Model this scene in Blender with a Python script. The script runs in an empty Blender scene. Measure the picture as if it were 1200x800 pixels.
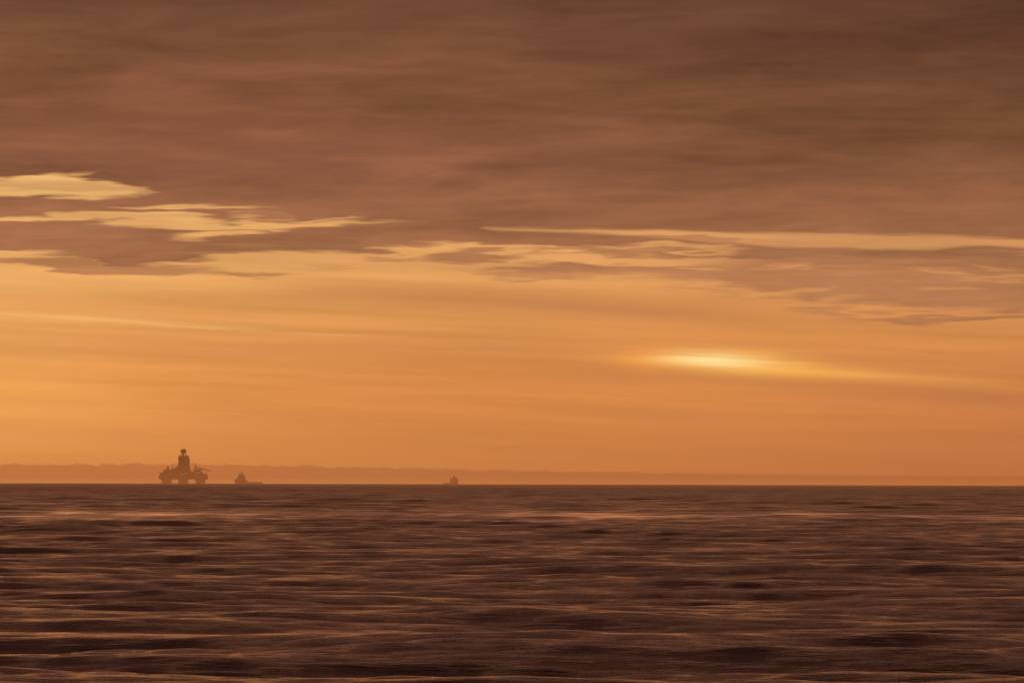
import bpy, bmesh, math, random
import numpy as np
from mathutils import Vector, Matrix

random.seed(4); rng = np.random.default_rng(11)
scene = bpy.context.scene
col = scene.collection
R_EARTH = 7.4e6          # effective radius with refraction
H_CAM = 6.0
PXA = 36.0/200.0/1200.0  # radians per chart unit of the sky (0.0086 deg)
DIP = math.sqrt(2*H_CAM/R_EARTH)

def lin(c):
    out = []
    for v in c:
        v = v/255.0
        out.append(v/12.92 if v <= 0.04045 else ((v+0.055)/1.055)**2.4)
    return tuple(out)+(1.0,)

scene.view_settings.view_transform = 'Standard'
scene.view_settings.look = 'None'
scene.view_settings.exposure = 0
scene.cycles.max_bounces = 4
scene.cycles.use_denoising = True
scene.cycles.sample_clamp_indirect = 4

# ------------------------------------------------------------------ node maths
class S:
    """a socket with arithmetic"""
    def __init__(s, nt, sock): s.nt, s.s = nt, sock
    def _m(s, op, *a, clamp=False):
        n = s.nt.nodes.new('ShaderNodeMath'); n.operation = op; n.use_clamp = clamp
        for i, v in enumerate((s,)+a):
            if isinstance(v, S): s.nt.links.new(v.s, n.inputs[i])
            else: n.inputs[i].default_value = float(v)
        return S(s.nt, n.outputs[0])
    def __add__(s, o): return s._m('ADD', o)
    __radd__ = __add__
    def __mul__(s, o): return s._m('MULTIPLY', o)
    __rmul__ = __mul__
    def __sub__(s, o): return s._m('SUBTRACT', o)
    def __rsub__(s, o): return (s*-1.0)+o
    def __truediv__(s, o): return s._m('DIVIDE', o)
    def mn(s, o): return s._m('MINIMUM', o)
    def mx(s, o): return s._m('MAXIMUM', o)
    def clamp(s): return s._m('ADD', 0.0, clamp=True)
    def pw(s, o): return s._m('POWER', o)

def gauss(v, sig):
    t = v/sig
    return S(v.nt, (t*t*-0.5)._m('EXPONENT').s)
def sstep(v, a, b):
    n = v.nt.nodes.new('ShaderNodeMapRange'); n.interpolation_type = 'SMOOTHSTEP'
    v.nt.links.new(v.s, n.inputs[0])
    n.inputs[1].default_value = a; n.inputs[2].default_value = b
    return S(v.nt, n.outputs[0])
def xyz(nt, x, y, z=0.0):
    n = nt.nodes.new('ShaderNodeCombineXYZ')
    for i, v in enumerate((x, y, z)):
        if isinstance(v, S): nt.links.new(v.s, n.inputs[i])
        else: n.inputs[i].default_value = v
    return n.outputs[0]
def noise(nt, x, y, z=0.0, detail=4, rough=0.55, dist=0.0):
    n = nt.nodes.new('ShaderNodeTexNoise'); n.noise_dimensions = '3D'
    nt.links.new(xyz(nt, x, y, z), n.inputs['Vector'])
    n.inputs['Scale'].default_value = 1.0; n.inputs['Detail'].default_value = detail
    n.inputs['Roughness'].default_value = rough; n.inputs['Distortion'].default_value = dist
    return S(nt, n.outputs[0])-0.5
def curve(x, pts, lo, hi, x0=-300.0, x1=1500.0):
    """piecewise smooth function of a socket"""
    n = x.nt.nodes.new('ShaderNodeFloatCurve')
    x.nt.links.new(((x-x0)/(x1-x0)).clamp().s, n.inputs['Value'])
    c = n.mapping.curves[0]
    pp = [((px-x0)/(x1-x0), (py-lo)/(hi-lo)) for px, py in pts]
    c.points[0].location = pp[0]; c.points[1].location = pp[-1]
    for p in pp[1:-1]: c.points.new(*p)
    for p in c.points: p.handle_type = 'AUTO_CLAMPED'
    n.mapping.update()
    return S(x.nt, n.outputs[0])*(hi-lo)+lo
def ramp(v, stops, a, b):
    n = v.nt.nodes.new('ShaderNodeValToRGB')
    v.nt.links.new(((v-a)/(b-a)).clamp().s, n.inputs[0])
    el = n.color_ramp.elements
    for i, (p, c) in enumerate(sorted(stops)):
        e = el[i] if i < 2 else el.new((p-a)/(b-a))
        e.position = (p-a)/(b-a); e.color = lin(c)
    return S(v.nt, n.outputs[0])
def mix(nt, f, a, b, mode='MIX'):
    n = nt.nodes.new('ShaderNodeMix'); n.data_type = 'RGBA'; n.blend_type = mode
    for v, i in ((f, 0), (a, 6), (b, 7)):
        if isinstance(v, S): nt.links.new(v.s, n.inputs[i])
        else: n.inputs[i].default_value = v
    return S(nt, n.outputs[2])

# ------------------------------------------------------------------ sky
SUN_AZ = (850-600)*PXA
SUN_EL = (568-425)*PXA - DIP
world = bpy.data.worlds.new("World"); scene.world = world; world.use_nodes = True
nt = world.node_tree; nt.nodes.clear()
tc = nt.nodes.new('ShaderNodeTexCoord')
sp = nt.nodes.new('ShaderNodeSeparateXYZ'); nt.links.new(tc.outputs['Generated'], sp.inputs[0])
dx, dy, dz = (S(nt, sp.outputs[i]) for i in range(3))
X = dx._m('ARCTAN2', dy)/PXA + 600.0
E = (dz._m('ARCSINE') + DIP)/PXA
Y = X*0.0025 + 566.0 - E          # sky chart: Y grows downwards, horizon near 567
side = sstep(X, -100, 1300)
Yt = Y - (X-600)*0.036            # along the tilted streaks

clearL = ramp(Y, [(-50,(205,145,92)),(220,(240,183,112)),(300,(231,168,100)),(350,(225,156,88)),(400,(224,150,81)),(450,(225,146,75)),
                  (500,(219,140,74)),(545,(212,134,71)),(560,(208,130,72)),(580,(205,128,72))], -50, 600)
clearR = ramp(Y, [(-50,(170,115,80)),(220,(215,150,95)),(300,(222,154,94)),(350,(216,144,83)),(400,(211,136,75)),(450,(206,128,69)),
                  (500,(198,121,67)),(545,(190,114,63)),(560,(192,113,61)),(580,(192,113,62))], -50, 600)
sky = mix(nt, side, clearL, clearR)
# faint streaks in the veil
st = noise(nt, X/620, Yt/26, 3.1, detail=5, rough=0.5)
st2 = noise(nt, X/230, Yt/9, 7.7, detail=3, rough=0.5)
veil_amt = sstep(Y, 560, 430)
def scale(c, f):
    n = nt.nodes.new('ShaderNodeVectorMath'); n.operation = 'SCALE'
    nt.links.new(c.s, n.inputs[0])
    if isinstance(f, S): nt.links.new(f.s, n.inputs['Scale'])
    else: n.inputs['Scale'].default_value = f
    return S(nt, n.outputs[0])
sky = scale(sky, (st*0.75 + st2*0.22)*(veil_amt*0.8+0.12) + 1.0)
# soft darker veil bands
b1 = gauss(Y - curve(X, [(-300,345),(300,343),(560,352),(800,368),(1500,400)], 300, 420), 8.0)*sstep(X, 180, 520)*sstep(X,1050,750)
b2 = gauss(Y - curve(X, [(-300,402),(300,408),(700,412),(1500,440)], 300, 460), 11.0)*0.6
b3 = gauss(Y - curve(X, [(-300,430),(300,440),(750,440),(1000,458),(1500,490)], 300, 500), 8.0)*sstep(X, 500, 760)*0.8
sky = mix(nt, ((b1*0.58 + b2*0.40 + b3*0.48)*(st*0.8+1.0)).clamp(), sky, lin((186,116,74)))
# bright thin streaks at left
wob = noise(nt, X/140, Y/300, 1.0, detail=3)*9.0
s1 = gauss(Y + wob*0.5 - curve(X, [(-300,352),(0,368),(150,377),(300,387),(520,396),(1500,440)], 300, 450), 1.7)*sstep(X, 560, 330)
s2 = gauss(Y + wob - curve(X, [(-300,375),(0,372),(100,374),(230,380),(400,388),(1500,420)], 300, 450), 4.5)*sstep(X, 420, 200)
s3 = gauss(Y - curve(X, [(-300,330),(200,330),(480,312),(1500,300)], 250, 400), 12)*sstep(X, 500, 100)
sky = mix(nt, (s1*0.30*(st2*5.0+1.0).mx(0) + s2*0.22*(st2*3.0+1.0) + s3*0.22).clamp(), sky, lin((246,188,112)))
# warmer light at the left edge
wl = gauss(X+60, 170)*gauss(Y-455, 55)
sky = mix(nt, (wl*0.42*(st*1.5+1.0)).clamp(), sky, lin((250,180,94)))
# veiled sun
halo = gauss(X-855, 150)*gauss(Y-428-(X-850)*0.03, 34)
sky = mix(nt, (halo*0.2).clamp(), sky, lin((240,160,82)))
yc = curve(X, [(-300,405),(700,413),(780,418),(850,424),(950,433),(1050,442),(1200,452),(1500,470)], 380, 500)
tail = gauss(Y-yc+st2*5, 4.6)*curve(X, [(-300,0),(640,0),(740,0.18),(850,0.8),(960,0.75),(1050,0.42),(1180,0.22),(1500,0)], 0, 1)
sky = mix(nt, (tail*0.7*(st2*1.6+1.0)).clamp(), sky, lin((246,176,92)))
redge = gauss(X-762, 26)*gauss(Y-420, 9)
sky = mix(nt, (redge*0.5).clamp(), sky, lin((246,140,66)))
core2 = gauss(X-868, 78)*gauss(Y+st2*9-425-(X-850)*0.06, 8.2)
sky = mix(nt, (core2*0.92*(st2*3.0+1.0)).clamp(), sky, lin((255,184,84)))
core = gauss(X-838, 40)*gauss(Y+st2*4-423-(X-850)*0.05, 5.2)
sky = mix(nt, (core*0.85*(st2*2.5+1.0)).clamp(), sky, lin((255,226,156)))

# ---- clouds
w1 = noise(nt, X/190, Y/20, 11.0, detail=4, rough=0.5, dist=0.3)
w2 = noise(nt, X/75, Y/7.0, 5.0, detail=3, rough=0.5, dist=0.2)
w3 = noise(nt, X/420, Y/60, 21.0, detail=3, rough=0.5)
Yw = Y + w1*36 + w2*20
Yf = Y + w1*34 + w2*17
def between(top, bot, soft=4.0, yy=None):
    yy = yy or Yw; soft *= 2.0
    t = curve(X, top, 100, 600); b = curve(X, bot, 100, 600)
    return sstep((yy-t).mn(b-yy), -soft, soft)
def strip(x0, y0, x1, y1, h, soft=2.8, yy=None):
    """long lens of cloud or of clear sky, tapering at both ends"""
    yy = yy or Yf
    xm, ym, k_ = (x0+x1)/2, (y0+y1)/2, 1.45
    x0, x1, y0, y1, h = xm+(x0-xm)*k_, xm+(x1-xm)*k_, ym+(y0-ym)*k_, ym+(y1-ym)*k_, h*0.95
    t = (X-x0)*(1.0/(x1-x0))
    env = (t*(1.0-t)*4.0).mx(-1.0)
    line = (X-x0)*((y1-y0)/(x1-x0)) + y0
    return sstep(env*(h*1.25+0.9)-0.6 - (yy-line)._m('ABSOLUTE'), -soft, soft*0.8)*sstep(env, 0.0, 0.9)
# cloud tone
cl = ramp(Y, [(-200,(94,60,47)),(0,(110,71,50)),(60,(121,77,54)),(130,(132,83,57)),(200,(144,92,65)),(260,(159,104,71)),(320,(174,114,76)),(380,(190,126,80)),(400,(196,130,80))], -200, 400)
clR = ramp(Y, [(-200,(78,52,42)),(0,(92,59,44)),(60,(102,64,46)),(130,(114,74,50)),(200,(131,85,57)),(260,(147,96,64)),(320,(165,111,75)),(380,(172,114,76)),(400,(176,116,75))], -200, 400)
cloud = mix(nt, sstep(X, 350, 1350), cl, clR)
c1 = noise(nt, X/330, (Y-(X-600)*-0.02)/46, 31.0, detail=6, rough=0.55, dist=0.6)
c2 = noise(nt, X/90, Y/13, 41.0, detail=5, rough=0.6, dist=0.6)
c5 = noise(nt, X/120, (Y+(X-600)*0.04)/26, 47.0, detail=6, rough=0.6, dist=1.0)
c4 = noise(nt, X/260, (Y-(X-600)*0.015)/11, 43.0, detail=5, rough=0.55, dist=0.5)
c3 = noise(nt, X/700, Y/150, 51.0, detail=2)
cloud = scale(cloud, c1*0.95 + c2*0.28 + c5*0.38 + c4*0.28*sstep(Y,-40,120) + c3*0.5 + 1.0)
# warmer rosy lift in thin places
rosy = sstep(c1+c3*0.6, 0.02, 0.25)*sstep(Y, -60, 120)
cloud = mix(nt, rosy*0.07, cloud, lin((174,110,74)))
# main deck and its gaps
deck = sstep(curve(X, [(-300,300),(0,300),(100,307),(150,311),(200,307),(250,301),(330,297),(400,296),(480,292),(600,289),(660,292),(760,298),(900,302),(1500,310)], 200, 400) - Yw, -3.2, 3.2)
bank2 = between([(-300,330),(500,325),(552,316),(600,309),(700,304),(760,302),(850,296),(1500,286)],
                [(-300,310),(500,312),(552,316),(600,320),(700,323),(760,327),(850,335),(900,342),(950,354),(1000,361),(1100,365),(1200,371),(1500,385)], 3.0)
gA = between([(-300,203),(0,211),(50,206),(100,208),(140,214),(172,224),(260,232),(1500,232)], [(-300,236),(0,232),(60,232),(130,230),(172,225),(260,215),(1500,215)], 2.2, Y + w1*30 + w2*24)
gC = between([(-300,290),(540,275),(570,267),(700,268),(850,272),(1000,274),(1100,277),(1200,281),(1500,290)],
             [(-300,270),(540,262),(572,268),(640,270),(700,272),(760,278),(850,285),(950,291),(1080,293),(1140,288),(1200,292),(1500,300)], 1.3, Y + w1*9 + w2*5)
mask = deck.mx(bank2*0.92)
gaps = gA
for a_ in ((-60,256,190,260,3.0),(85,256,260,259,4.6),(150,263,440,264,3.8),(145,243,310,244,1.7),(275,253,340,253,1.3),(210,277,310,272,2.6),
           (-60,297,60,298,3.0),(340,258,420,256,1.0),(690,290,870,292,2.0),(630,302,880,303,4.0),(560,296,660,297,3.0),
           (1075,317,1140,322,1.5),(1120,326,1260,324,1.7),(1080,341,1150,341,1.5),(890,345,975,339,3.0),(925,354,1010,352,1.7),(1015,368,1260,368,3.2),
           (790,313,850,314,1.2),(880,312,950,311,0.9),(1140,314,1200,316,0.8)):
    gaps = gaps.mx(strip(*a_))
tex = sstep(noise(nt, X/190, (Y-X*0.02)/11.0, 91.0, detail=3, rough=0.5), -0.16, 0.10)
mask = mask*(1.0-gaps*(tex*0.28+0.70)*(1.0-sstep(X, 760, 900)*0.38))
mask = mask*(1.0-gC*curve(X, [(-300,0.95),(750,0.95),(950,0.66),(1100,0.62),(1200,0.8),(1500,0.8)], 0, 1)*(tex*0.2+0.84))
scraps = strip(496,302,606,301,5.0)*0.85
scraps = scraps.mx(strip(170,250,380,250,3.0)*0.9).mx(strip(60,250,130,249,3.0)*0.7).mx(strip(20,220,110,221,0.6)*0.4)
for a_, o_ in (((430,301,500,301,2.2),0.55),((-30,308,240,318,5.5),0.8),((190,305,250,305,2.0),0.7),((215,321,350,321,1.2),0.7),((360,314,420,315,1.6),0.25),
               ((782,284,872,282,4.5),0.6),((925,362,1000,368,2.2),0.7),((1000,372,1260,375,2.6),0.85),((770,338,880,342,2.2),0.4),((560,320,700,324,2.0),0.7),((460,281,790,283,7.0),0.9),((620,296,1000,297,2.5),0.8),((880,350,1010,348,2.0),0.6)):
    scraps = scraps.mx(strip(*a_)*o_)
mask = mask.mx(scraps)
wisps = sstep(noise(nt, X/230, Y/7.5, 61.0, detail=5, rough=0.55), 0.02, 0.2)
lowzone = sstep(Y, 268, 300)*sstep(Y, 385, 340)
mask = (mask*(1.0-wisps*lowzone*0.30)).clamp()
mask = mask.mx(sstep(Y, 180, 60))
sky = mix(nt, mask, sky, cloud)
# lit rims of the gaps
# ---- far cloud bank on the horizon
lump = noise(nt, X/34, 0.0, 81.0, detail=5, rough=0.6)*9.0 + noise(nt, X/9, Y/4, 85.0, detail=3)*3.0
bt = curve(X, [(-300,543),(0,544),(200,543),(330,545),(480,548),(640,551),(900,555),(1200,557),(1500,558)], 520, 580)
bank = sstep(Y + lump*1.6*sstep(X,1400,-100) - bt, -1.0, 2.2)*sstep(Y, 575, 557)
bankc = mix(nt, side, lin((186,110,62)), lin((170,100,58)))
sky = mix(nt, bank*curve(X, [(-300,0.85),(600,0.75),(1200,0.62),(1500,0.55)], 0, 1), sky, bankc)
# ---- higher sky, outside the photograph: dusk overcast thinning into the physical sky
hi = sstep(E, 560, 1100)
hz = ramp(E, [(0,(100,59,46)),(1100,(90,56,44)),(2200,(68,42,34)),(4000,(40,25,21)),(9000,(34,24,24))], 0, 10500)
hz = scale(hz, noise(nt, dx*9, dy*9, dz*30, detail=4)*0.7 + 1.0)
nish = nt.nodes.new('ShaderNodeTexSky'); nish.sky_type = 'NISHITA'; nish.sun_disc = False
nish.sun_elevation = math.radians(1.2); nish.sun_rotation = SUN_AZ; nish.dust_density = 4
hz = mix(nt, 0.02, hz, scale(S(nt, nish.outputs[0]), 0.05))
sky = mix(nt, hi, sky, hz)
bg = nt.nodes.new('ShaderNodeBackground'); bg.inputs[1].default_value = 1.0
nt.links.new(sky.s, bg.inputs[0])
wo = nt.nodes.new('ShaderNodeOutputWorld'); nt.links.new(bg.outputs[0], wo.inputs[0])
world.cycles.sampling_method = 'MANUAL'; world.cycles.sample_map_resolution = 1024

# sun, low and veiled by the cloud sheet
sl = bpy.data.lights.new('sun', 'SUN'); sl.energy = 0.008; sl.angle = math.radians(20.0); sl.color = (1.0, 0.55, 0.25)
so = bpy.data.objects.new('sun', sl); col.objects.link(so)
sd = Vector((math.sin(SUN_AZ)*math.cos(SUN_EL), math.cos(SUN_AZ)*math.cos(SUN_EL), math.sin(SUN_EL)))
so.rotation_euler = sd.to_track_quat('Z', 'Y').to_euler()

# ------------------------------------------------------------------ materials
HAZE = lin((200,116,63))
def haze_mat(name, base, rough=0.6, metal=0.0, noise_scale=0.15, hz_scale=1.0):
    """painted steel with sea haze mixed into its colour as glow (more with the distance offshore)"""
    m = bpy.data.materials.new(name); m.use_nodes = True
    t = m.node_tree; t.nodes.clear()
    g = t.nodes.new('ShaderNodeNewGeometry')
    s = t.nodes.new('ShaderNodeSeparateXYZ'); t.links.new(g.outputs['Position'], s.inputs[0])
    py, pz = S(t, s.outputs[1]), S(t, s.outputs[2])
    p = t.nodes.new('ShaderNodeBsdfPrincipled'); p.inputs['Roughness'].default_value = rough; p.inputs['Metallic'].default_value = metal
    n = noise(t, S(t, s.outputs[0])*noise_scale, pz*noise_scale*0.4, 1.0, detail=5)
    c = mix(t, (n*1.6+0.5).clamp(), tuple(v*0.7 for v in base)+(1,), tuple(min(1, v*1.25) for v in base)+(1,))
    t.links.new(c.s, p.inputs['Base Color'])
    em = t.nodes.new('ShaderNodeEmission'); em.inputs[0].default_value = HAZE  # sea haze painted onto the surface as emission, less of it higher up
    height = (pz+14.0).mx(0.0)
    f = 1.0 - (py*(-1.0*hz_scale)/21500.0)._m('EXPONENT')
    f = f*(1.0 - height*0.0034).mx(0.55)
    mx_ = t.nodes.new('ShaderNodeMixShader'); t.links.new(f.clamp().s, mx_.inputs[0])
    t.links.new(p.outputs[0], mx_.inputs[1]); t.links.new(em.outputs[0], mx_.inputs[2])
    o = t.nodes.new('ShaderNodeOutputMaterial'); t.links.new(mx_.outputs[0], o.inputs[0])
    return m
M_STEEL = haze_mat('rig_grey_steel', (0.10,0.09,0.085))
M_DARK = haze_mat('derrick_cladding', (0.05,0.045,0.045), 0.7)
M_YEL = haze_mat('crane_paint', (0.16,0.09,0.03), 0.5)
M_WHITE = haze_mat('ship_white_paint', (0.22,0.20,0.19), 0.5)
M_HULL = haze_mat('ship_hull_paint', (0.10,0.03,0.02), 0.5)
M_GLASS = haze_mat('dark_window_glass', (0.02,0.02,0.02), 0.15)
M_PALE = haze_mat('gap_glow', (0.55,0.45,0.38), 0.5, hz_scale=2.2)  # pale tone with extra haze glow, imitates light through the deck gaps
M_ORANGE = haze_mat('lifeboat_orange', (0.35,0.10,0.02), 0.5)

# water
M_WATER = bpy.data.materials.new('sea_water'); M_WATER.use_nodes = True
t = M_WATER.node_tree; t.nodes.clear()
g = t.nodes.new('ShaderNodeNewGeometry')
s = t.nodes.new('ShaderNodeSeparateXYZ'); t.links.new(g.outputs['Position'], s.inputs[0])
px_, py_, pz_ = (S(t, s.outputs[i]) for i in range(3))
at = t.nodes.new('ShaderNodeAttribute'); at.attribute_name = 'slick'; slick = S(t, at.outputs['Fac'])
deep = t.nodes.new('ShaderNodeBsdfDiffuse'); deep.inputs[0].default_value = (0.012,0.008,0.008,1)
p = t.nodes.new('ShaderNodeBsdfGlossy'); p.inputs[0].default_value = (0.92,0.78,0.85,1)
fr = t.nodes.new('ShaderNodeFresnel'); fr.inputs[0].default_value = 1.333
wm = t.nodes.new('ShaderNodeMixShader'); t.links.new(fr.outputs[0], wm.inputs[0])
t.links.new(deep.outputs[0], wm.inputs[1]); t.links.new(p.outputs[0], wm.inputs[2])
far = sstep(py_, 250, 3500)
rgh = far*0.18 + 0.065 - slick*0.03
t.links.new(rgh.s, p.inputs['Roughness'])
n1 = noise(t, px_*0.40, py_*1.3, 0.0, detail=4, rough=0.6, dist=0.3)
n2 = noise(t, px_*1.4, py_*5.5, 9.0, detail=3, rough=0.6)
n3 = noise(t, px_*0.12, py_*0.18, 4.0, detail=3, rough=0.6)
hgt = (n1*0.085 + n2*0.045 + n3*far*0.9)*(1.0-slick*0.92)
bp = t.nodes.new('ShaderNodeBump'); bp.inputs['Strength'].default_value = 1.0; bp.inputs['Distance'].default_value = 1.0
t.links.new(hgt.s, bp.inputs['Height']); t.links.new(bp.outputs[0], p.inputs['Normal']); t.links.new(bp.outputs[0], fr.inputs['Normal'])
em = t.nodes.new('ShaderNodeEmission'); em.inputs[0].default_value = lin((186,114,66))  # far haze painted into the water as emission, growing with distance
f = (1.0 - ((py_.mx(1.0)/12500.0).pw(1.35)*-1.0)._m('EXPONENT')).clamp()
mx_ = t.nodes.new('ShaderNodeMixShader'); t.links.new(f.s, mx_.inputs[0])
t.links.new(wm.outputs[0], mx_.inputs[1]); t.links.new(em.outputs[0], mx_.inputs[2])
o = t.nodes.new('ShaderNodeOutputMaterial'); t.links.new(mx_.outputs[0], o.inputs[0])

# ------------------------------------------------------------------ the sea: one curved sheet of real waves
def build_sea():
    ys = [3.0]
    while ys[-1] < 120: ys.append(ys[-1]*1.06+0.2)
    while ys[-1] < 17500:
        d = ys[-1]
        step = 0.30 + 0.0012*max(0, d-150) if d < 1500 else (1.9 + 0.0007*(d-1500) if d < 9800 else 60+0.02*(d-9800))
        ys.append(d+step)
    ys += [19000, 22000, 26000]
    ys = np.array(ys)
    mid = np.linspace(-7.2, 7.2, 1000)
    k = (np.arange(1, 40)/39.0)
    outer = 7.2 + 62.8*k**2.2
    deg = np.concatenate([-outer[::-1], mid, outer])
    tn = np.tan(np.radians(deg))
    dyr = np.gradient(ys); dth = np.gradient(tn)
    nr, nc = len(ys), len(tn)
    Xg = (ys[:, None]*tn[None, :]); Yg = np.repeat(ys[:, None], nc, 1)
    sx = ys[:, None]*dth[None, :]           # spacing across
    # slicks: smoother patches of water, long across the view
    def patch(x0, y0, rx, ry, a=1.0): return a*np.exp(-((Xg-x0)/rx)**2 - ((Yg-y0)/ry)**2)
    def vnoise(u, v, seed):
        r = np.random.default_rng(seed); T = r.random((256, 256))
        iu = np.floor(u).astype(int); iv = np.floor(v).astype(int); fu = u-iu; fv = v-iv
        fu = fu*fu*(3-2*fu); fv = fv*fv*(3-2*fv)
        a = T[iu % 256, iv % 256]; b = T[(iu+1) % 256, iv % 256]; c = T[iu % 256, (iv+1) % 256]; d = T[(iu+1) % 256, (iv+1) % 256]
        return (a*(1-fu)+b*fu)*(1-fv) + (c*(1-fu)+d*fu)*fv
    sl = patch(12, 905, 26, 110, 1.2) + patch(-64, 890, 28, 90, 1.1) + patch(76, 860, 20, 70, 1.0) + patch(52, 960, 14, 60, 0.7)
    sl += patch(-3, 214, 10, 15, 1.25) + patch(-18, 216, 6, 12, 1.1) + patch(9.5, 226, 4, 3, 0.5) + patch(-20, 330, 16, 9, 0.35) + patch(-4, 352, 10, 7, 0.35)
    gust = vnoise(Xg/45+7, Yg/110+3, 1)*0.6 + vnoise(Xg/16+1, Yg/40, 2)*0.4
    fn = vnoise(Xg/1.6, Yg/2.8, 7)*0.6 + vnoise(Xg/0.6+9, Yg/1.3, 8)*0.4
    ff = vnoise(Xg/6.0, Yg/42.0, 9)*0.6 + vnoise(Xg/2.2+9, Yg/20.0, 10)*0.4
    fine = np.where(Yg > 500, ff, fn)
    fine = np.clip((fine-0.36)/0.3, 0, 1)
    slc = np.clip(sl*(0.60+0.5*gust), 0, 1)
    sl = np.clip(sl*(0.10+1.1*fine), 0, 1)
    calm = np.clip(1.0 - 0.85*slc, 0.03, 1) * (0.72 + 0.5*gust)
    Z = np.zeros_like(Xg); DY = np.zeros_like(Xg); DX = np.zeros_like(Xg)
    N = 110
    Ls = np.exp(np.linspace(math.log(1.2), math.log(75.0), N))
    Ls = np.concatenate([Ls, [95, 120, 150, 185]])
    for L in Ls:
        L = L*math.exp(rng.normal(0, 0.03))
        spread = 0.40 if L < 2.5 else (0.46 if L < 12 else 0.25)
        th = rng.normal(0.10, spread) if L < 12 else rng.choice([-0.45, 0.25, 0.65]) + rng.normal(0, spread)
        kx, ky = 2*math.pi/L*math.sin(th), 2*math.pi/L*math.cos(th)
        kk = 2*math.pi/L
        slope = SLOPE*math.sqrt(2.0/N)*(0.78 if L < 2.2 else 1.0)*(1.06 if 8 < L < 28 else 1.0)*(1.0 if L < 14 else (14.0/L)**0.7)*(1.0 if L < 80 else 1.6)
        a = slope/kk
        Ly = L/max(0.05, abs(math.cos(th))); Lx = L/max(0.05, abs(math.sin(th)))
        wy = np.clip((Ly/dyr-2.6)/2.5, 0, 1)[:, None]
        wx = np.clip((Lx/sx-2.2)/2.0, 0, 1)
        w = wy*wx
        ph = kx*Xg + ky*Yg + rng.uniform(0, 6.283)
        amp = a*w*(calm if L < 9 else 1.0-0.7*slc)
        sn, cs = np.sin(ph), np.cos(ph)
        Z += amp*cs
        DY -= amp*sn*math.cos(th)*0.95; DX -= amp*sn*math.sin(th)*0.95
    Z *= 1.0
    x = Xg+DX; y = Yg+DY
    z = Z - (Xg**2+Yg**2)/(2*R_EARTH)
    co = np.stack([x, y, z], -1).reshape(-1, 3).astype(np.float32)
    i = np.arange(nr*nc).reshape(nr, nc)
    quads = np.stack([i[:-1, :-1], i[:-1, 1:], i[1:, 1:], i[1:, :-1]], -1).reshape(-1, 4).astype(np.int32)
    me = bpy.data.meshes.new('water')
    me.vertices.add(len(co)); me.vertices.foreach_set('co', co.ravel())
    nq = len(quads)
    me.loops.add(nq*4); me.loops.foreach_set('vertex_index', quads.ravel())
    me.polygons.add(nq); me.polygons.foreach_set('loop_start', np.arange(nq, dtype=np.int32)*4)
    me.polygons.foreach_set('use_smooth', np.ones(nq, dtype=bool))
    me.update(calc_edges=True)
    a = me.attributes.new('slick', 'FLOAT', 'POINT'); a.data.foreach_set('value', sl.ravel().astype(np.float32))
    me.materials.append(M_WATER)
    ob = bpy.data.objects.new('water', me); col.objects.link(ob)
    ob['kind'] = 'structure'
    ob['label'] = 'dark rippled open sea running out to the horizon'
    ob['category'] = 'sea'
    print('sea', nr, nc)
SLOPE = 0.096
build_sea()

# ------------------------------------------------------------------ builders
class MB:
    def __init__(s): s.bm = bmesh.new()
    def box(s, x0, x1, y0, y1, z0, z1, tx=0.0, ty=0.0, bev=0.0):
        """tx, ty: how much the top shrinks on each side"""
        v = [s.bm.verts.new(c) for c in ((x0,y0,z0),(x1,y0,z0),(x1,y1,z0),(x0,y1,z0),(x0+tx,y0+ty,z1),(x1-tx,y0+ty,z1),(x1-tx,y1-ty,z1),(x0+tx,y1-ty,z1))]
        fs = [s.bm.faces.new([v[i] for i in q]) for q in ((3,2,1,0),(4,5,6,7),(0,1,5,4),(1,2,6,5),(2,3,7,6),(3,0,4,7))]
        if bev:
            es = list({e for f in fs for e in f.edges})
            bmesh.ops.bevel(s.bm, geom=es, offset=bev, segments=1, affect='EDGES')
        return s
    def bar(s, a, b, r, r2=None, n=6):
        a, b = Vector(a), Vector(b); d = b-a; r2 = r if r2 is None else r2
        q = d.to_track_quat('Z', 'Y').to_matrix()
        rings = []
        for c, rr in ((a, r), (b, r2)):
            rings.append([s.bm.verts.new(c + q @ Vector((rr*math.cos(6.2832*i/n), rr*math.sin(6.2832*i/n), 0))) for i in range(n)])
        for i in range(n): s.bm.faces.new((rings[0][i], rings[0][(i+1) % n], rings[1][(i+1) % n], rings[1][i]))
        s.bm.faces.new(rings[0][::-1]); s.bm.faces.new(rings[1])
        return s
    def truss(s, a, b, w, h, bays, r):
        """lattice boom from a to b"""
        a, b = Vector(a), Vector(b); d = (b-a); side_ = d.cross(Vector((0,0,1))).normalized()*w*0.5; up = side_.cross(d).normalized()*h*0.5
        cs = [side_+up, side_-up, -side_-up, -side_+up]
        for c in cs: s.bar(a+c, b+c*0.5, r)
        for k in range(bays):
            f0, f1 = k/bays, (k+1)/bays
            for j in range(4):
                c0, c1 = cs[j]*(1-0.5*f0), cs[(j+1) % 4]*(1-0.5*f1)
                s.bar(a+d*f0+c0, a+d*f1+c1, r*0.7)
        return s
    def profile(s, pts, y0, y1):
        """polygon in x-z extruded along y"""
        A = [s.bm.verts.new((x, y0, z)) for x, z in pts]; B = [s.bm.verts.new((x, y1, z)) for x, z in pts]
        n = len(pts)
        for i in range(n): s.bm.faces.new((A[i], A[(i+1) % n], B[(i+1) % n], B[i]))
        s.bm.faces.new(A[::-1]); s.bm.faces.new(B)
        return s
    def build(s, name, m, parent=None, label=None):
        bmesh.ops.recalc_face_normals(s.bm, faces=s.bm.faces[:])
        me = bpy.data.meshes.new(name); s.bm.to_mesh(me); s.bm.free(); me.materials.append(m)
        ob = bpy.data.objects.new(name, me); col.objects.link(ob)
        if parent: ob.parent = parent
        if label: ob['label'] = label
        return ob
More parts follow.
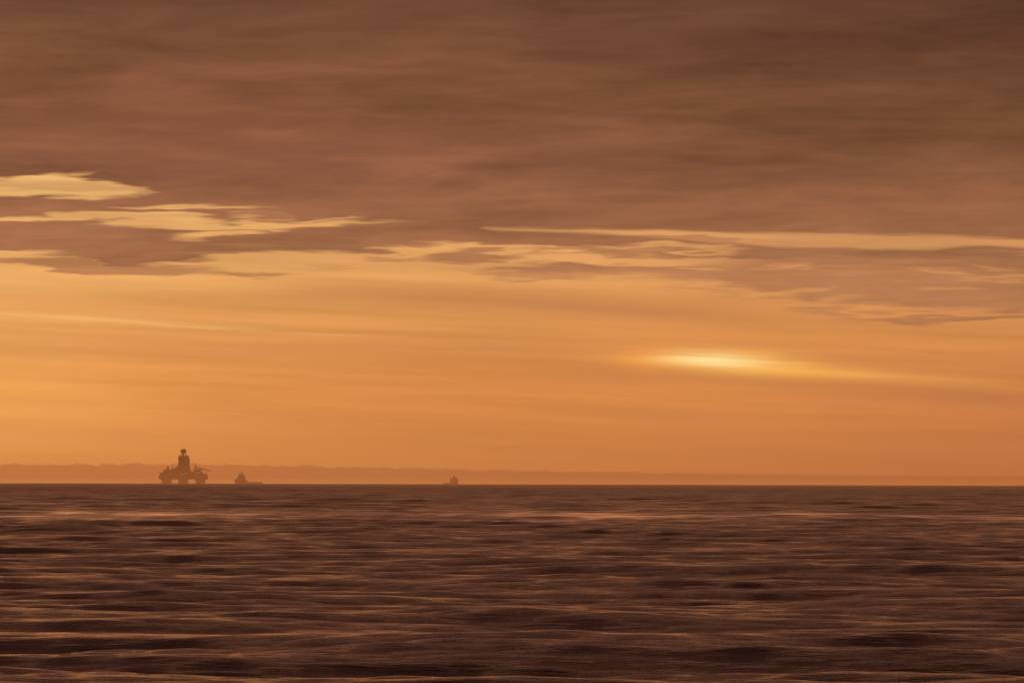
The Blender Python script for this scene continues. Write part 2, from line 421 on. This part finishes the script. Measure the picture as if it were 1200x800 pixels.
def thing(name, label, cat, loc, rz=0.0):
    e = bpy.data.objects.new(name, None); col.objects.link(e); e.location = loc; e.rotation_euler = (0, 0, rz)
    e.empty_display_size = 5
    e['label'] = label; e['category'] = cat
    return e
def at(px, dist):
    az = (px-600)*PXA
    x, y = dist*math.sin(az), dist*math.cos(az)
    return Vector((x, y, -dist*dist/(2*R_EARTH)))

# ------------------------------------------------------------------ drilling rig (chart unit = 2.1 m at 14 km)
D = 14000.0; U = D*PXA
rig = thing('drilling_rig', 'semi submersible drilling rig with tall clad derrick standing on thick columns in the haze', 'oil rig', at(215.8, D))
hid = 1.4   # metres of the legs hidden by the curve of the sea
def zx(v): return (v-525)/16.0*U
def zz(v): return (738-v)/16.0*U + hid
# columns, two rows of three
for cx in (212, 524, 845):
    for cy in (-30, 30):
        x = zx(cx); b = MB()
        b.box(x-10.2, x+10.2, cy-10.5, cy+10.5, -14, zz(672), bev=2.2)
        b.box(x-12.4, x+12.4, cy-11.5, cy+11.5, zz(672)+0.01, zz(652), -0.0, 0.0, bev=0.8) if cx != 524 else b.box(x-11.0, x+11.0, cy-11, cy+11, zz(672)+0.01, zz(652), bev=0.8)
        c = b.build('column', M_STEEL, rig)
        if cy < 0:
            for q in (-1, 1): MB().bar((x+q*7, cy-11.2, -8), (x+q*7, cy-11.2, zz(660)), 0.4).build('fender_pipe', M_STEEL, c)
for cy in (-30, 30):
    MB().box(zx(212)-18, zx(845)+18, cy-8, cy+8, -24, -15, bev=2).build('pontoon', M_STEEL, rig)
# deck box hull
MB().profile([(zx(118), zz(654)), (zx(85), zz(640)), (zx(78), zz(600)), (zx(100), zz(585)), (zx(960), zz(585)), (zx(972), zz(600)), (zx(970), zz(654))], -40, 40).build('deck_box', M_STEEL, rig)
for q in (-30, 10):
    b = MB(); b.box(zx(66), zx(86), q, q+8, zz(604), zz(594)); b.box(zx(68), zx(70), q, q+0.6, zz(594), zz(578)); b.build('side_platform', M_STEEL, rig)
# lower deck modules with openings between them
segs = [(98,170,-38,20,586,540),(168,282,-36,30,586,528),(300,480,-34,34,586,540),(508,562,-20,30,586,540),(584,590,-34,34,586,545),(612,750,-34,34,586,520),(770,826,-34,30,586,528),(842,905,-36,30,586,548),(905,965,-36,32,586,566)]
for x0, x1, y0, y1, z0, z1 in segs:
    m = MB().box(zx(x0), zx(x1), y0, y1, zz(z0), zz(z1), bev=0.3).build('deck_module', M_STEEL, rig)
    n = min(3, max(1, int((zx(x1)-zx(x0))/5)))
    for k in range(n):
        a = zx(x0)+ (k+0.5)*(zx(x1)-zx(x0))/n
        MB().box(a-0.9, a+0.9, y0-0.15, y0+0.2, zz(z0)+1.8, zz(z0)+3.0).build('window', M_GLASS, m)
MB().box(zx(300), zx(760), -34, 34, zz(541), zz(510), bev=0.4).build('main_deck', M_STEEL, rig)
MB().box(zx(283), zx(300), 8, 34, zz(586), zz(520)).build('stair_tower', M_STEEL, rig)
# added pale cylinders standing in for the bright gaps between the modules
for cx, cz in ((295,567),(497,560),(572,550),(601,550),(762,520),(832,540)):
    MB().bar((zx(cx), -35.5, zz(cz+8)), (zx(cx), -35.5, zz(cz-8)), 1.15, n=10).build('bright_gap', M_PALE, rig, 'pale cylinder standing in for a bright gap between deck modules')
# accommodation and machinery at left
b = MB(); b.box(zx(170), zx(275), -32, 12, zz(528), zz(480), 0.0, 0.0, bev=0.5); b.box(zx(180), zx(262), -28, 8, zz(480)+0.01, zz(468), bev=0.3)
acc = b.build('accommodation_block', M_WHITE, rig)
for r in range(3):
    for k in range(6): MB().box(zx(178)+k*1.9, zx(178)+k*1.9+0.9, -32.2, -31.8, zz(522)+r*2.1, zz(522)+r*2.1+0.9).build('window', M_GLASS, acc)
MB().profile([(zx(120),zz(541)),(zx(150),zz(520)),(zx(171),zz(505)),(zx(171),zz(541))], -30, 10).build('bow_house', M_STEEL, rig)
b = MB(); b.box(zx(95), zx(114), -34, -28, zz(541), zz(528)); b.bar((zx(104),-31,zz(528)),(zx(104),-31,zz(512)),0.3); b.build('winch_house', M_STEEL, rig)
b = MB()
for k in range(4): b.bar((zx(224+8*k), -8+3*k, zz(470)), (zx(225+8*k), -8+3*k, zz(404 if k in (1,2) else 412)), 1.1, 0.9, n=8)
b.box(zx(220), zx(256), -12, 6, zz(470), zz(440))
b.build('exhaust_stack', M_STEEL, rig)
MB().box(zx(276), zx(345), -28, 26, zz(541), zz(468), 0.5, 0.5, bev=0.3).build('machinery_house', M_STEEL, rig)
# antenna mast
b = MB(); b.truss((zx(327),-20,zz(470)), (zx(325),-20,zz(376)), 2.0, 2.0, 7, 0.35); b.bar((zx(322),-20,zz(386)),(zx(306),-20,zz(368)),0.45); b.box(zx(318), zx(334), -21.5,-18.5, zz(400), zz(393)); b.build('antenna_mast', M_STEEL, rig)
# drill floor and substructure
MB().profile([(zx(365),zz(511)),(zx(365),zz(452)),(zx(378),zz(432)),(zx(402),zz(430)),(zx(404),zz(408)),(zx(440),zz(402)),(zx(640),zz(402)),(zx(642),zz(460)),(zx(656),zz(476)),(zx(662),zz(511))], -24, 22).build('drill_floor', M_STEEL, rig)
b = MB(); b.bar((zx(346),-26,zz(470)),(zx(368),-26,zz(440)),0.5); b.bar((zx(346),-26,zz(490)),(zx(366),-26,zz(460)),0.5)
for k in range(4): b.bar((zx(347+k*6),-26,zz(492-k*7)),(zx(347+k*6),-26,zz(472-k*8)),0.25)
b.build('stairway', M_STEEL, rig)
# derrick: clad tower
der = MB().box(zx(434), zx(628), -12.5, 12.5, zz(402)+0.02, zz(224), 0.35, 0.6).build('derrick', M_DARK, rig)
b = MB()
for k in range(9):
    z = zz(396)+k*(zz(226)-zz(396))/8.0
    b.box(zx(433)-0.15+0.035*k, zx(629)+0.15-0.035*k, -12.9+0.06*k, -12.4+0.06*k, z-0.2, z+0.2)
for k in range(8):
    xx = zx(436)+k*(zx(626)-zx(436))/7.0
    b.bar((xx,-12.9,zz(400)),(xx*0.99,-12.3,zz(226)),0.22,n=4)
b.build('cladding_frame', M_STEEL, der)
b = MB(); b.box(zx(628)+0.02, zx(640), -7, 7, zz(470), zz(262), 0.0, 0.3); b.bar((zx(634),-7,zz(262)),(zx(630),-7,zz(240)),0.3); b.build('ladder_housing', M_DARK, der)
b = MB(); b.box(zx(430), zx(626), -13.2, 13.2, zz(224)+0.02, zz(218)); 
for k in range(10): xx = zx(432)+k*(zx(622)-zx(432))/9.0; b.bar((xx,-13,zz(218)),(xx,-13,zz(210)),0.12,n=4)
b.build('crown_deck', M_STEEL, der)
b = MB()
T = zz(219); TT = zz(160)
for sx_ in (-1, 1):
    for sy_ in (-1, 1):
        a = Vector((zx(533)+sx_*7.6, sy_*7, T)); c = Vector((zx(522)+sx_*4.6, sy_*4, TT)); b.bar(a, c, 0.75)
    b.bar((zx(533)+sx_*7.6,-7,T),(zx(522)-sx_*0.5,-5.5,zz(185)),0.55); b.bar((zx(522),-5.5,zz(185)),(zx(522)+sx_*5,-4.2,TT),0.55)
b.box(zx(504), zx(540), -4, 4, T, TT)
b.build('crown_legs', M_STEEL, der)
b = MB(); b.profile([(zx(488),TT),(zx(470),zz(135)),(zx(464),zz(108)),(zx(578),zz(108)),(zx(574),zz(150)),(zx(562),TT)], -6.5, 6.5)
b.profile([(zx(490),zz(108)),(zx(506),zz(90)),(zx(552),zz(92)),(zx(572),zz(108))], -3, 3)
b.bar((zx(512),0,zz(92)),(zx(512),0,zz(76)),0.5); b.bar((zx(535),0,zz(92)),(zx(535),0,zz(70)),0.6); b.bar((zx(548),0,zz(92)),(zx(548),0,zz(80)),0.5)
b.bar((zx(468),0,zz(108)),(zx(466),0,zz(98)),0.4)
b.build('crown_block', M_DARK, der)
# right hand deck house and cranes
MB().box(zx(722), zx(850), -30, 18, zz(521), zz(468), 0.6, 0.4, bev=0.3).build('machinery_house', M_STEEL, rig)
MB().profile([(zx(850),zz(548)),(zx(850),zz(500)),(zx(884),zz(512)),(zx(900),zz(548))], -26, 16).build('pipe_rack_house', M_STEEL, rig)
MB().profile([(zx(905),zz(566)),(zx(905),zz(545)),(zx(940),zz(555)),(zx(966),zz(574))], -28, 20).build('stern_house', M_STEEL, rig)
def crane(x, y, zb, zt, tip, name='crane'):
    p_ = MB().bar((x,y,zb),(x,y,zt-6),1.7,1.6,n=10).build(name, M_YEL, rig)
    MB().box(x-2.6,x+2.2,y-2,y+2,zt-6+0.01,zt-2.5,bev=0.3).build('cab', M_YEL, p_)
    q = MB(); q.bar((x-1,y,zt-2.5),(x-0.5,y,zt+7.5),0.9,0.5); q.bar((x+1,y,zt-2.5),(x-0.3,y,zt+7.5),0.6,0.4); q.build('king_post', M_YEL, p_)
    q = MB(); q.truss((x+2,y,zt-3.5), tip, 2.0, 2.0, 14, 0.42); q.build('boom', M_YEL, p_)
    q = MB(); q.bar((x-0.5,y,zt+7.3), Vector(tip)*0.55+Vector((x,y,zt))*0.45+Vector((0,0,0.8)), 0.12, n=4); q.build('cable', M_STEEL, p_)
crane(zx(768), -28, zz(521), zz(405), (zx(1058), -34, zz(500)))
b = MB(); b.truss((zx(800), -10, zz(470)), (zx(925), -10, zz(470)), 3, 2.2, 8, 0.5); b.box(zx(845), zx(925), -14, -6, zz(476), zz(466)); b.build('pipe_rack', M_STEEL, rig)
b = MB(); b.truss((zx(965), -24, zz(580)), (zx(966), -24, zz(498)), 1.6, 1.6, 5, 0.28); b.bar((zx(965),-24,zz(500)),(zx(985),-24,zz(486)),0.35); b.build('burner_boom_post', M_STEEL, rig)
# lifeboats slung along the deck edge
for k, x in enumerate((130, 205, 700, 800)):
    l = MB(); X0 = zx(x)
    l.profile([(X0-4,zz(604)),(X0-3,zz(612)),(X0+3,zz(612)),(X0+4,zz(604)),(X0+2.6,zz(597)),(X0-2.6,zz(597))], -44.4, -41.2)
    l.build('lifeboat', M_ORANGE, rig)
    for q in (-3, 3): MB().bar((X0+q,-42.8,zz(598)),(X0+q,-40,zz(588)),0.2).build('davit', M_STEEL, rig)
# helideck at left front
b = MB(); b.bar((zx(140),-50,zz(536)),(zx(140),-50,zz(533)),9.5,n=8); b.bar((zx(140),-42,zz(533)),(zx(150),-36,zz(580)),0.4); b.bar((zx(120),-42,zz(533)),(zx(130),-36,zz(580)),0.4)
b.build('helideck', M_STEEL, rig)

# ------------------------------------------------------------------ supply ship beside the rig
D1 = 14200.0; U1 = D1*PXA
s1_ = thing('supply_ship', 'offshore supply ship with high bow bridge and long low work deck, beside the rig', 'ship', at(291.6, D1))
def ax(v): return (v-638)/24.0*U1
def az(v): return (515-v)/24.0*U1 + 1.4
def hull(parent, L, W, zs, zb, z_low, bowx, m, step):
    """boat hull: plan shape tapers to the bow (-x side when bowx<0), freeboard steps up forward"""
    bm = bmesh.new(); n = 26; rings = []
    for i in range(n+1):
        t_ = i/n; x = -L/2+L*t_       # bow at -L/2
        hw = W/2*min(1.0, (max(0.0, t_)/0.22)**0.6) if t_ < 0.22 else W/2
        hw = max(hw, 0.15)
        top = zb - (zb-zs)*min(1.0, max(0.0, (t_-step)/0.03))
        if t_ < 0.12: top += (0.12-t_)*9
        rake = 5.2*max(0.0, 1-t_/0.16)
        ring = [(x+rake, 0, z_low), (x+rake*0.8, hw*0.62, z_low+1), (x+rake*0.45, hw*0.85, 1.2), (x, hw, top), (x, hw*0.0, top), (x, -hw, top), (x+rake*0.45, -hw*0.85, 1.2), (x+rake*0.8, -hw*0.62, z_low+1)]
        rings.append([bm.verts.new(c) for c in ring])
    for a, b_ in zip(rings, rings[1:]):
        for j in range(8): bm.faces.new((a[j], a[(j+1) % 8], b_[(j+1) % 8], b_[j]))
    bm.faces.new(rings[0]); bm.faces.new(rings[-1][::-1])
    q = MB(); q.bm.free(); q.bm = bm
    return q.build('hull', m, parent)
L1 = ax(1030)-ax(245)
hull(s1_, L1, 17.0, az(466), az(392), -5, -1, M_HULL, 0.44)
b = MB(); b.profile([(ax(312),az(396)),(ax(322),az(345)),(ax(345),az(335)),(ax(348),az(300)),(ax(520),az(300)),(ax(552),az(310)),(ax(556),az(385)),(ax(585),az(420)),(ax(588),az(462)),(ax(400),az(462))], -7.5, 7.5)
sup = b.build('superstructure', M_WHITE, s1_)
for k in range(7): MB().box(ax(350)+k*2.4, ax(350)+k*2.4+1.1, -7.7, -7.4, az(372), az(372)+1.0).build('window', M_GLASS, sup)
br = MB().profile([(ax(352),az(300)),(ax(368),az(268)),(ax(392),az(248)),(ax(492),az(248)),(ax(522),az(276)),(ax(522),az(300))], -8.2, 8.2).build('bridge', M_WHITE, s1_)
MB().box(ax(385), ax(495), -8.4, -8.1, az(282), az(264)).build('bridge_window', M_GLASS, br)
MB().box(ax(524), ax(553), -6, -2.5, az(310), az(286), 0.1, 0.1, bev=0.2).build('funnel', M_STEEL, s1_)
MB().box(ax(524), ax(553), 2.5, 6, az(310), az(286), 0.1, 0.1, bev=0.2).build('funnel', M_STEEL, s1_)
b = MB()
b.bar((ax(446),0,az(250)),(ax(452),0,az(150)),1.1,0.35); b.bar((ax(396),0,az(250)),(ax(394),0,az(182)),0.7,0.3); b.bar((ax(488),0,az(250)),(ax(484),0,az(182)),0.7,0.4)
b.bar((ax(396),0,az(222)),(ax(488),0,az(215)),0.5); b.box(ax(418), ax(478), -1.5, 1.5, az(232), az(224)); b.box(ax(425), ax(470), -1.2, 1.2, az(206), az(200)); b.bar((ax(430),0,az(200)),(ax(430),0,az(190)),0.9)
b.build('radar_mast', M_STEEL, s1_)
b = MB(); b.box(ax(592), ax(630), -4, 4, az(466), az(430), 0.4, 0.4, bev=0.2); b.bar((ax(614),-3,az(430)),(ax(616),-3,az(412)),0.3); b.build('winch', M_STEEL, s1_)
for q in (-8.2, 8.2):
    b = MB(); b.box(ax(600), ax(1015), q-0.15, q+0.15, az(463), az(461)+0.2)
    for k in range(12): xx = ax(605)+k*(ax(1010)-ax(605))/11.0; b.bar((xx,q,az(467)),(xx,q,az(461)),0.15,n=4)
    b.build('bulwark_rail', M_STEEL, s1_)
MB().profile([(ax(262),az(392)),(ax(258),az(384)),(ax(300),az(378)),(ax(306),az(392))], -3, 3).build('forecastle', M_HULL, s1_)

# ------------------------------------------------------------------ second ship, alone further right
D2 = 15000.0; U2 = D2*PXA
s2_ = thing('workboat', 'small squat ship with boxy block and short mast alone on the horizon, low stern', 'ship', at(528.6, D2))
def cx_(v): return (v-558)/30.0*U2
def cz_(v): return (508-v)/30.0*U2 + 2.1
b = MB(); b.profile([(cx_(300),-3),(cx_(298),cz_(456)),(cx_(530),cz_(452)),(cx_(540),cz_(420)),(cx_(820),cz_(412)),(cx_(812),-3)], -7.5, 7.5)
bmesh.ops.bevel(b.bm, geom=[e for e in b.bm.edges if abs(e.verts[0].co.x-e.verts[1].co.x) < 1.5 and abs(e.verts[0].co.y-e.verts[1].co.y) < 0.1], offset=1.2, segments=2, affect='EDGES')
b.build('hull', M_HULL, s2_)
b = MB(); b.box(cx_(541), cx_(812), -6.6, 6.6, cz_(420)+0.02, cz_(305), 0.2, 0.4, bev=0.3)
hs = b.build('deckhouse', M_WHITE, s2_)
for r in range(2):
    for k in range(6): MB().box(cx_(560)+k*3.0, cx_(560)+k*3.0+1.2, -6.75, -6.2, cz_(395)+r*3.6, cz_(395)+r*3.6+1.1).build('window', M_GLASS, hs)
b = MB().profile([(cx_(606),cz_(304)),(cx_(630),cz_(282)),(cx_(632),cz_(246)),(cx_(716),cz_(246)),(cx_(738),cz_(282)),(cx_(762),cz_(304))], -5.5, 5.5)
wh = b.build('wheelhouse', M_WHITE, s2_)
MB().box(cx_(638), cx_(712), -5.7, -5.3, cz_(270), cz_(256)).build('bridge_window', M_GLASS, wh)
b = MB(); b.box(cx_(543), cx_(566), -6, 6, cz_(305)+0.02, cz_(266), 0.4, 1); b.build('funnel', M_STEEL, s2_)
b = MB(); b.box(cx_(786), cx_(812), -6, 6, cz_(305)+0.02, cz_(262), 0.4, 1); b.build('funnel', M_STEEL, s2_)
b = MB(); b.bar((cx_(675),0,cz_(246)),(cx_(675),0,cz_(165)),1.0,0.35); b.bar((cx_(652),0,cz_(214)),(cx_(698),0,cz_(214)),0.4); MB().bar((cx_(575),0,cz_(300)),(cx_(545),0,cz_(264)),0.3).build('davit', M_STEEL, s2_); MB().bar((cx_(770),0,cz_(300)),(cx_(765),0,cz_(250)),0.4).build('davit', M_STEEL, s2_)
b.box(cx_(655), cx_(695), -1, 1, cz_(236), cz_(226)); b.build('mast', M_STEEL, s2_)

# ------------------------------------------------------------------ camera
cd = bpy.data.cameras.new('camera'); cam = bpy.data.objects.new('camera', cd); col.objects.link(cam)
cd.lens = 200; cd.sensor_width = 36; cd.clip_start = 0.5; cd.clip_end = 80000
cam.location = (0, 0, H_CAM)
pitch = (567.5-400)*PXA - DIP
cam.matrix_world = Matrix.Translation((0,0,H_CAM)) @ Matrix.Rotation(math.pi/2+pitch, 4, 'X') @ Matrix.Rotation(math.atan(0.0025), 4, 'Z')
scene.camera = cam
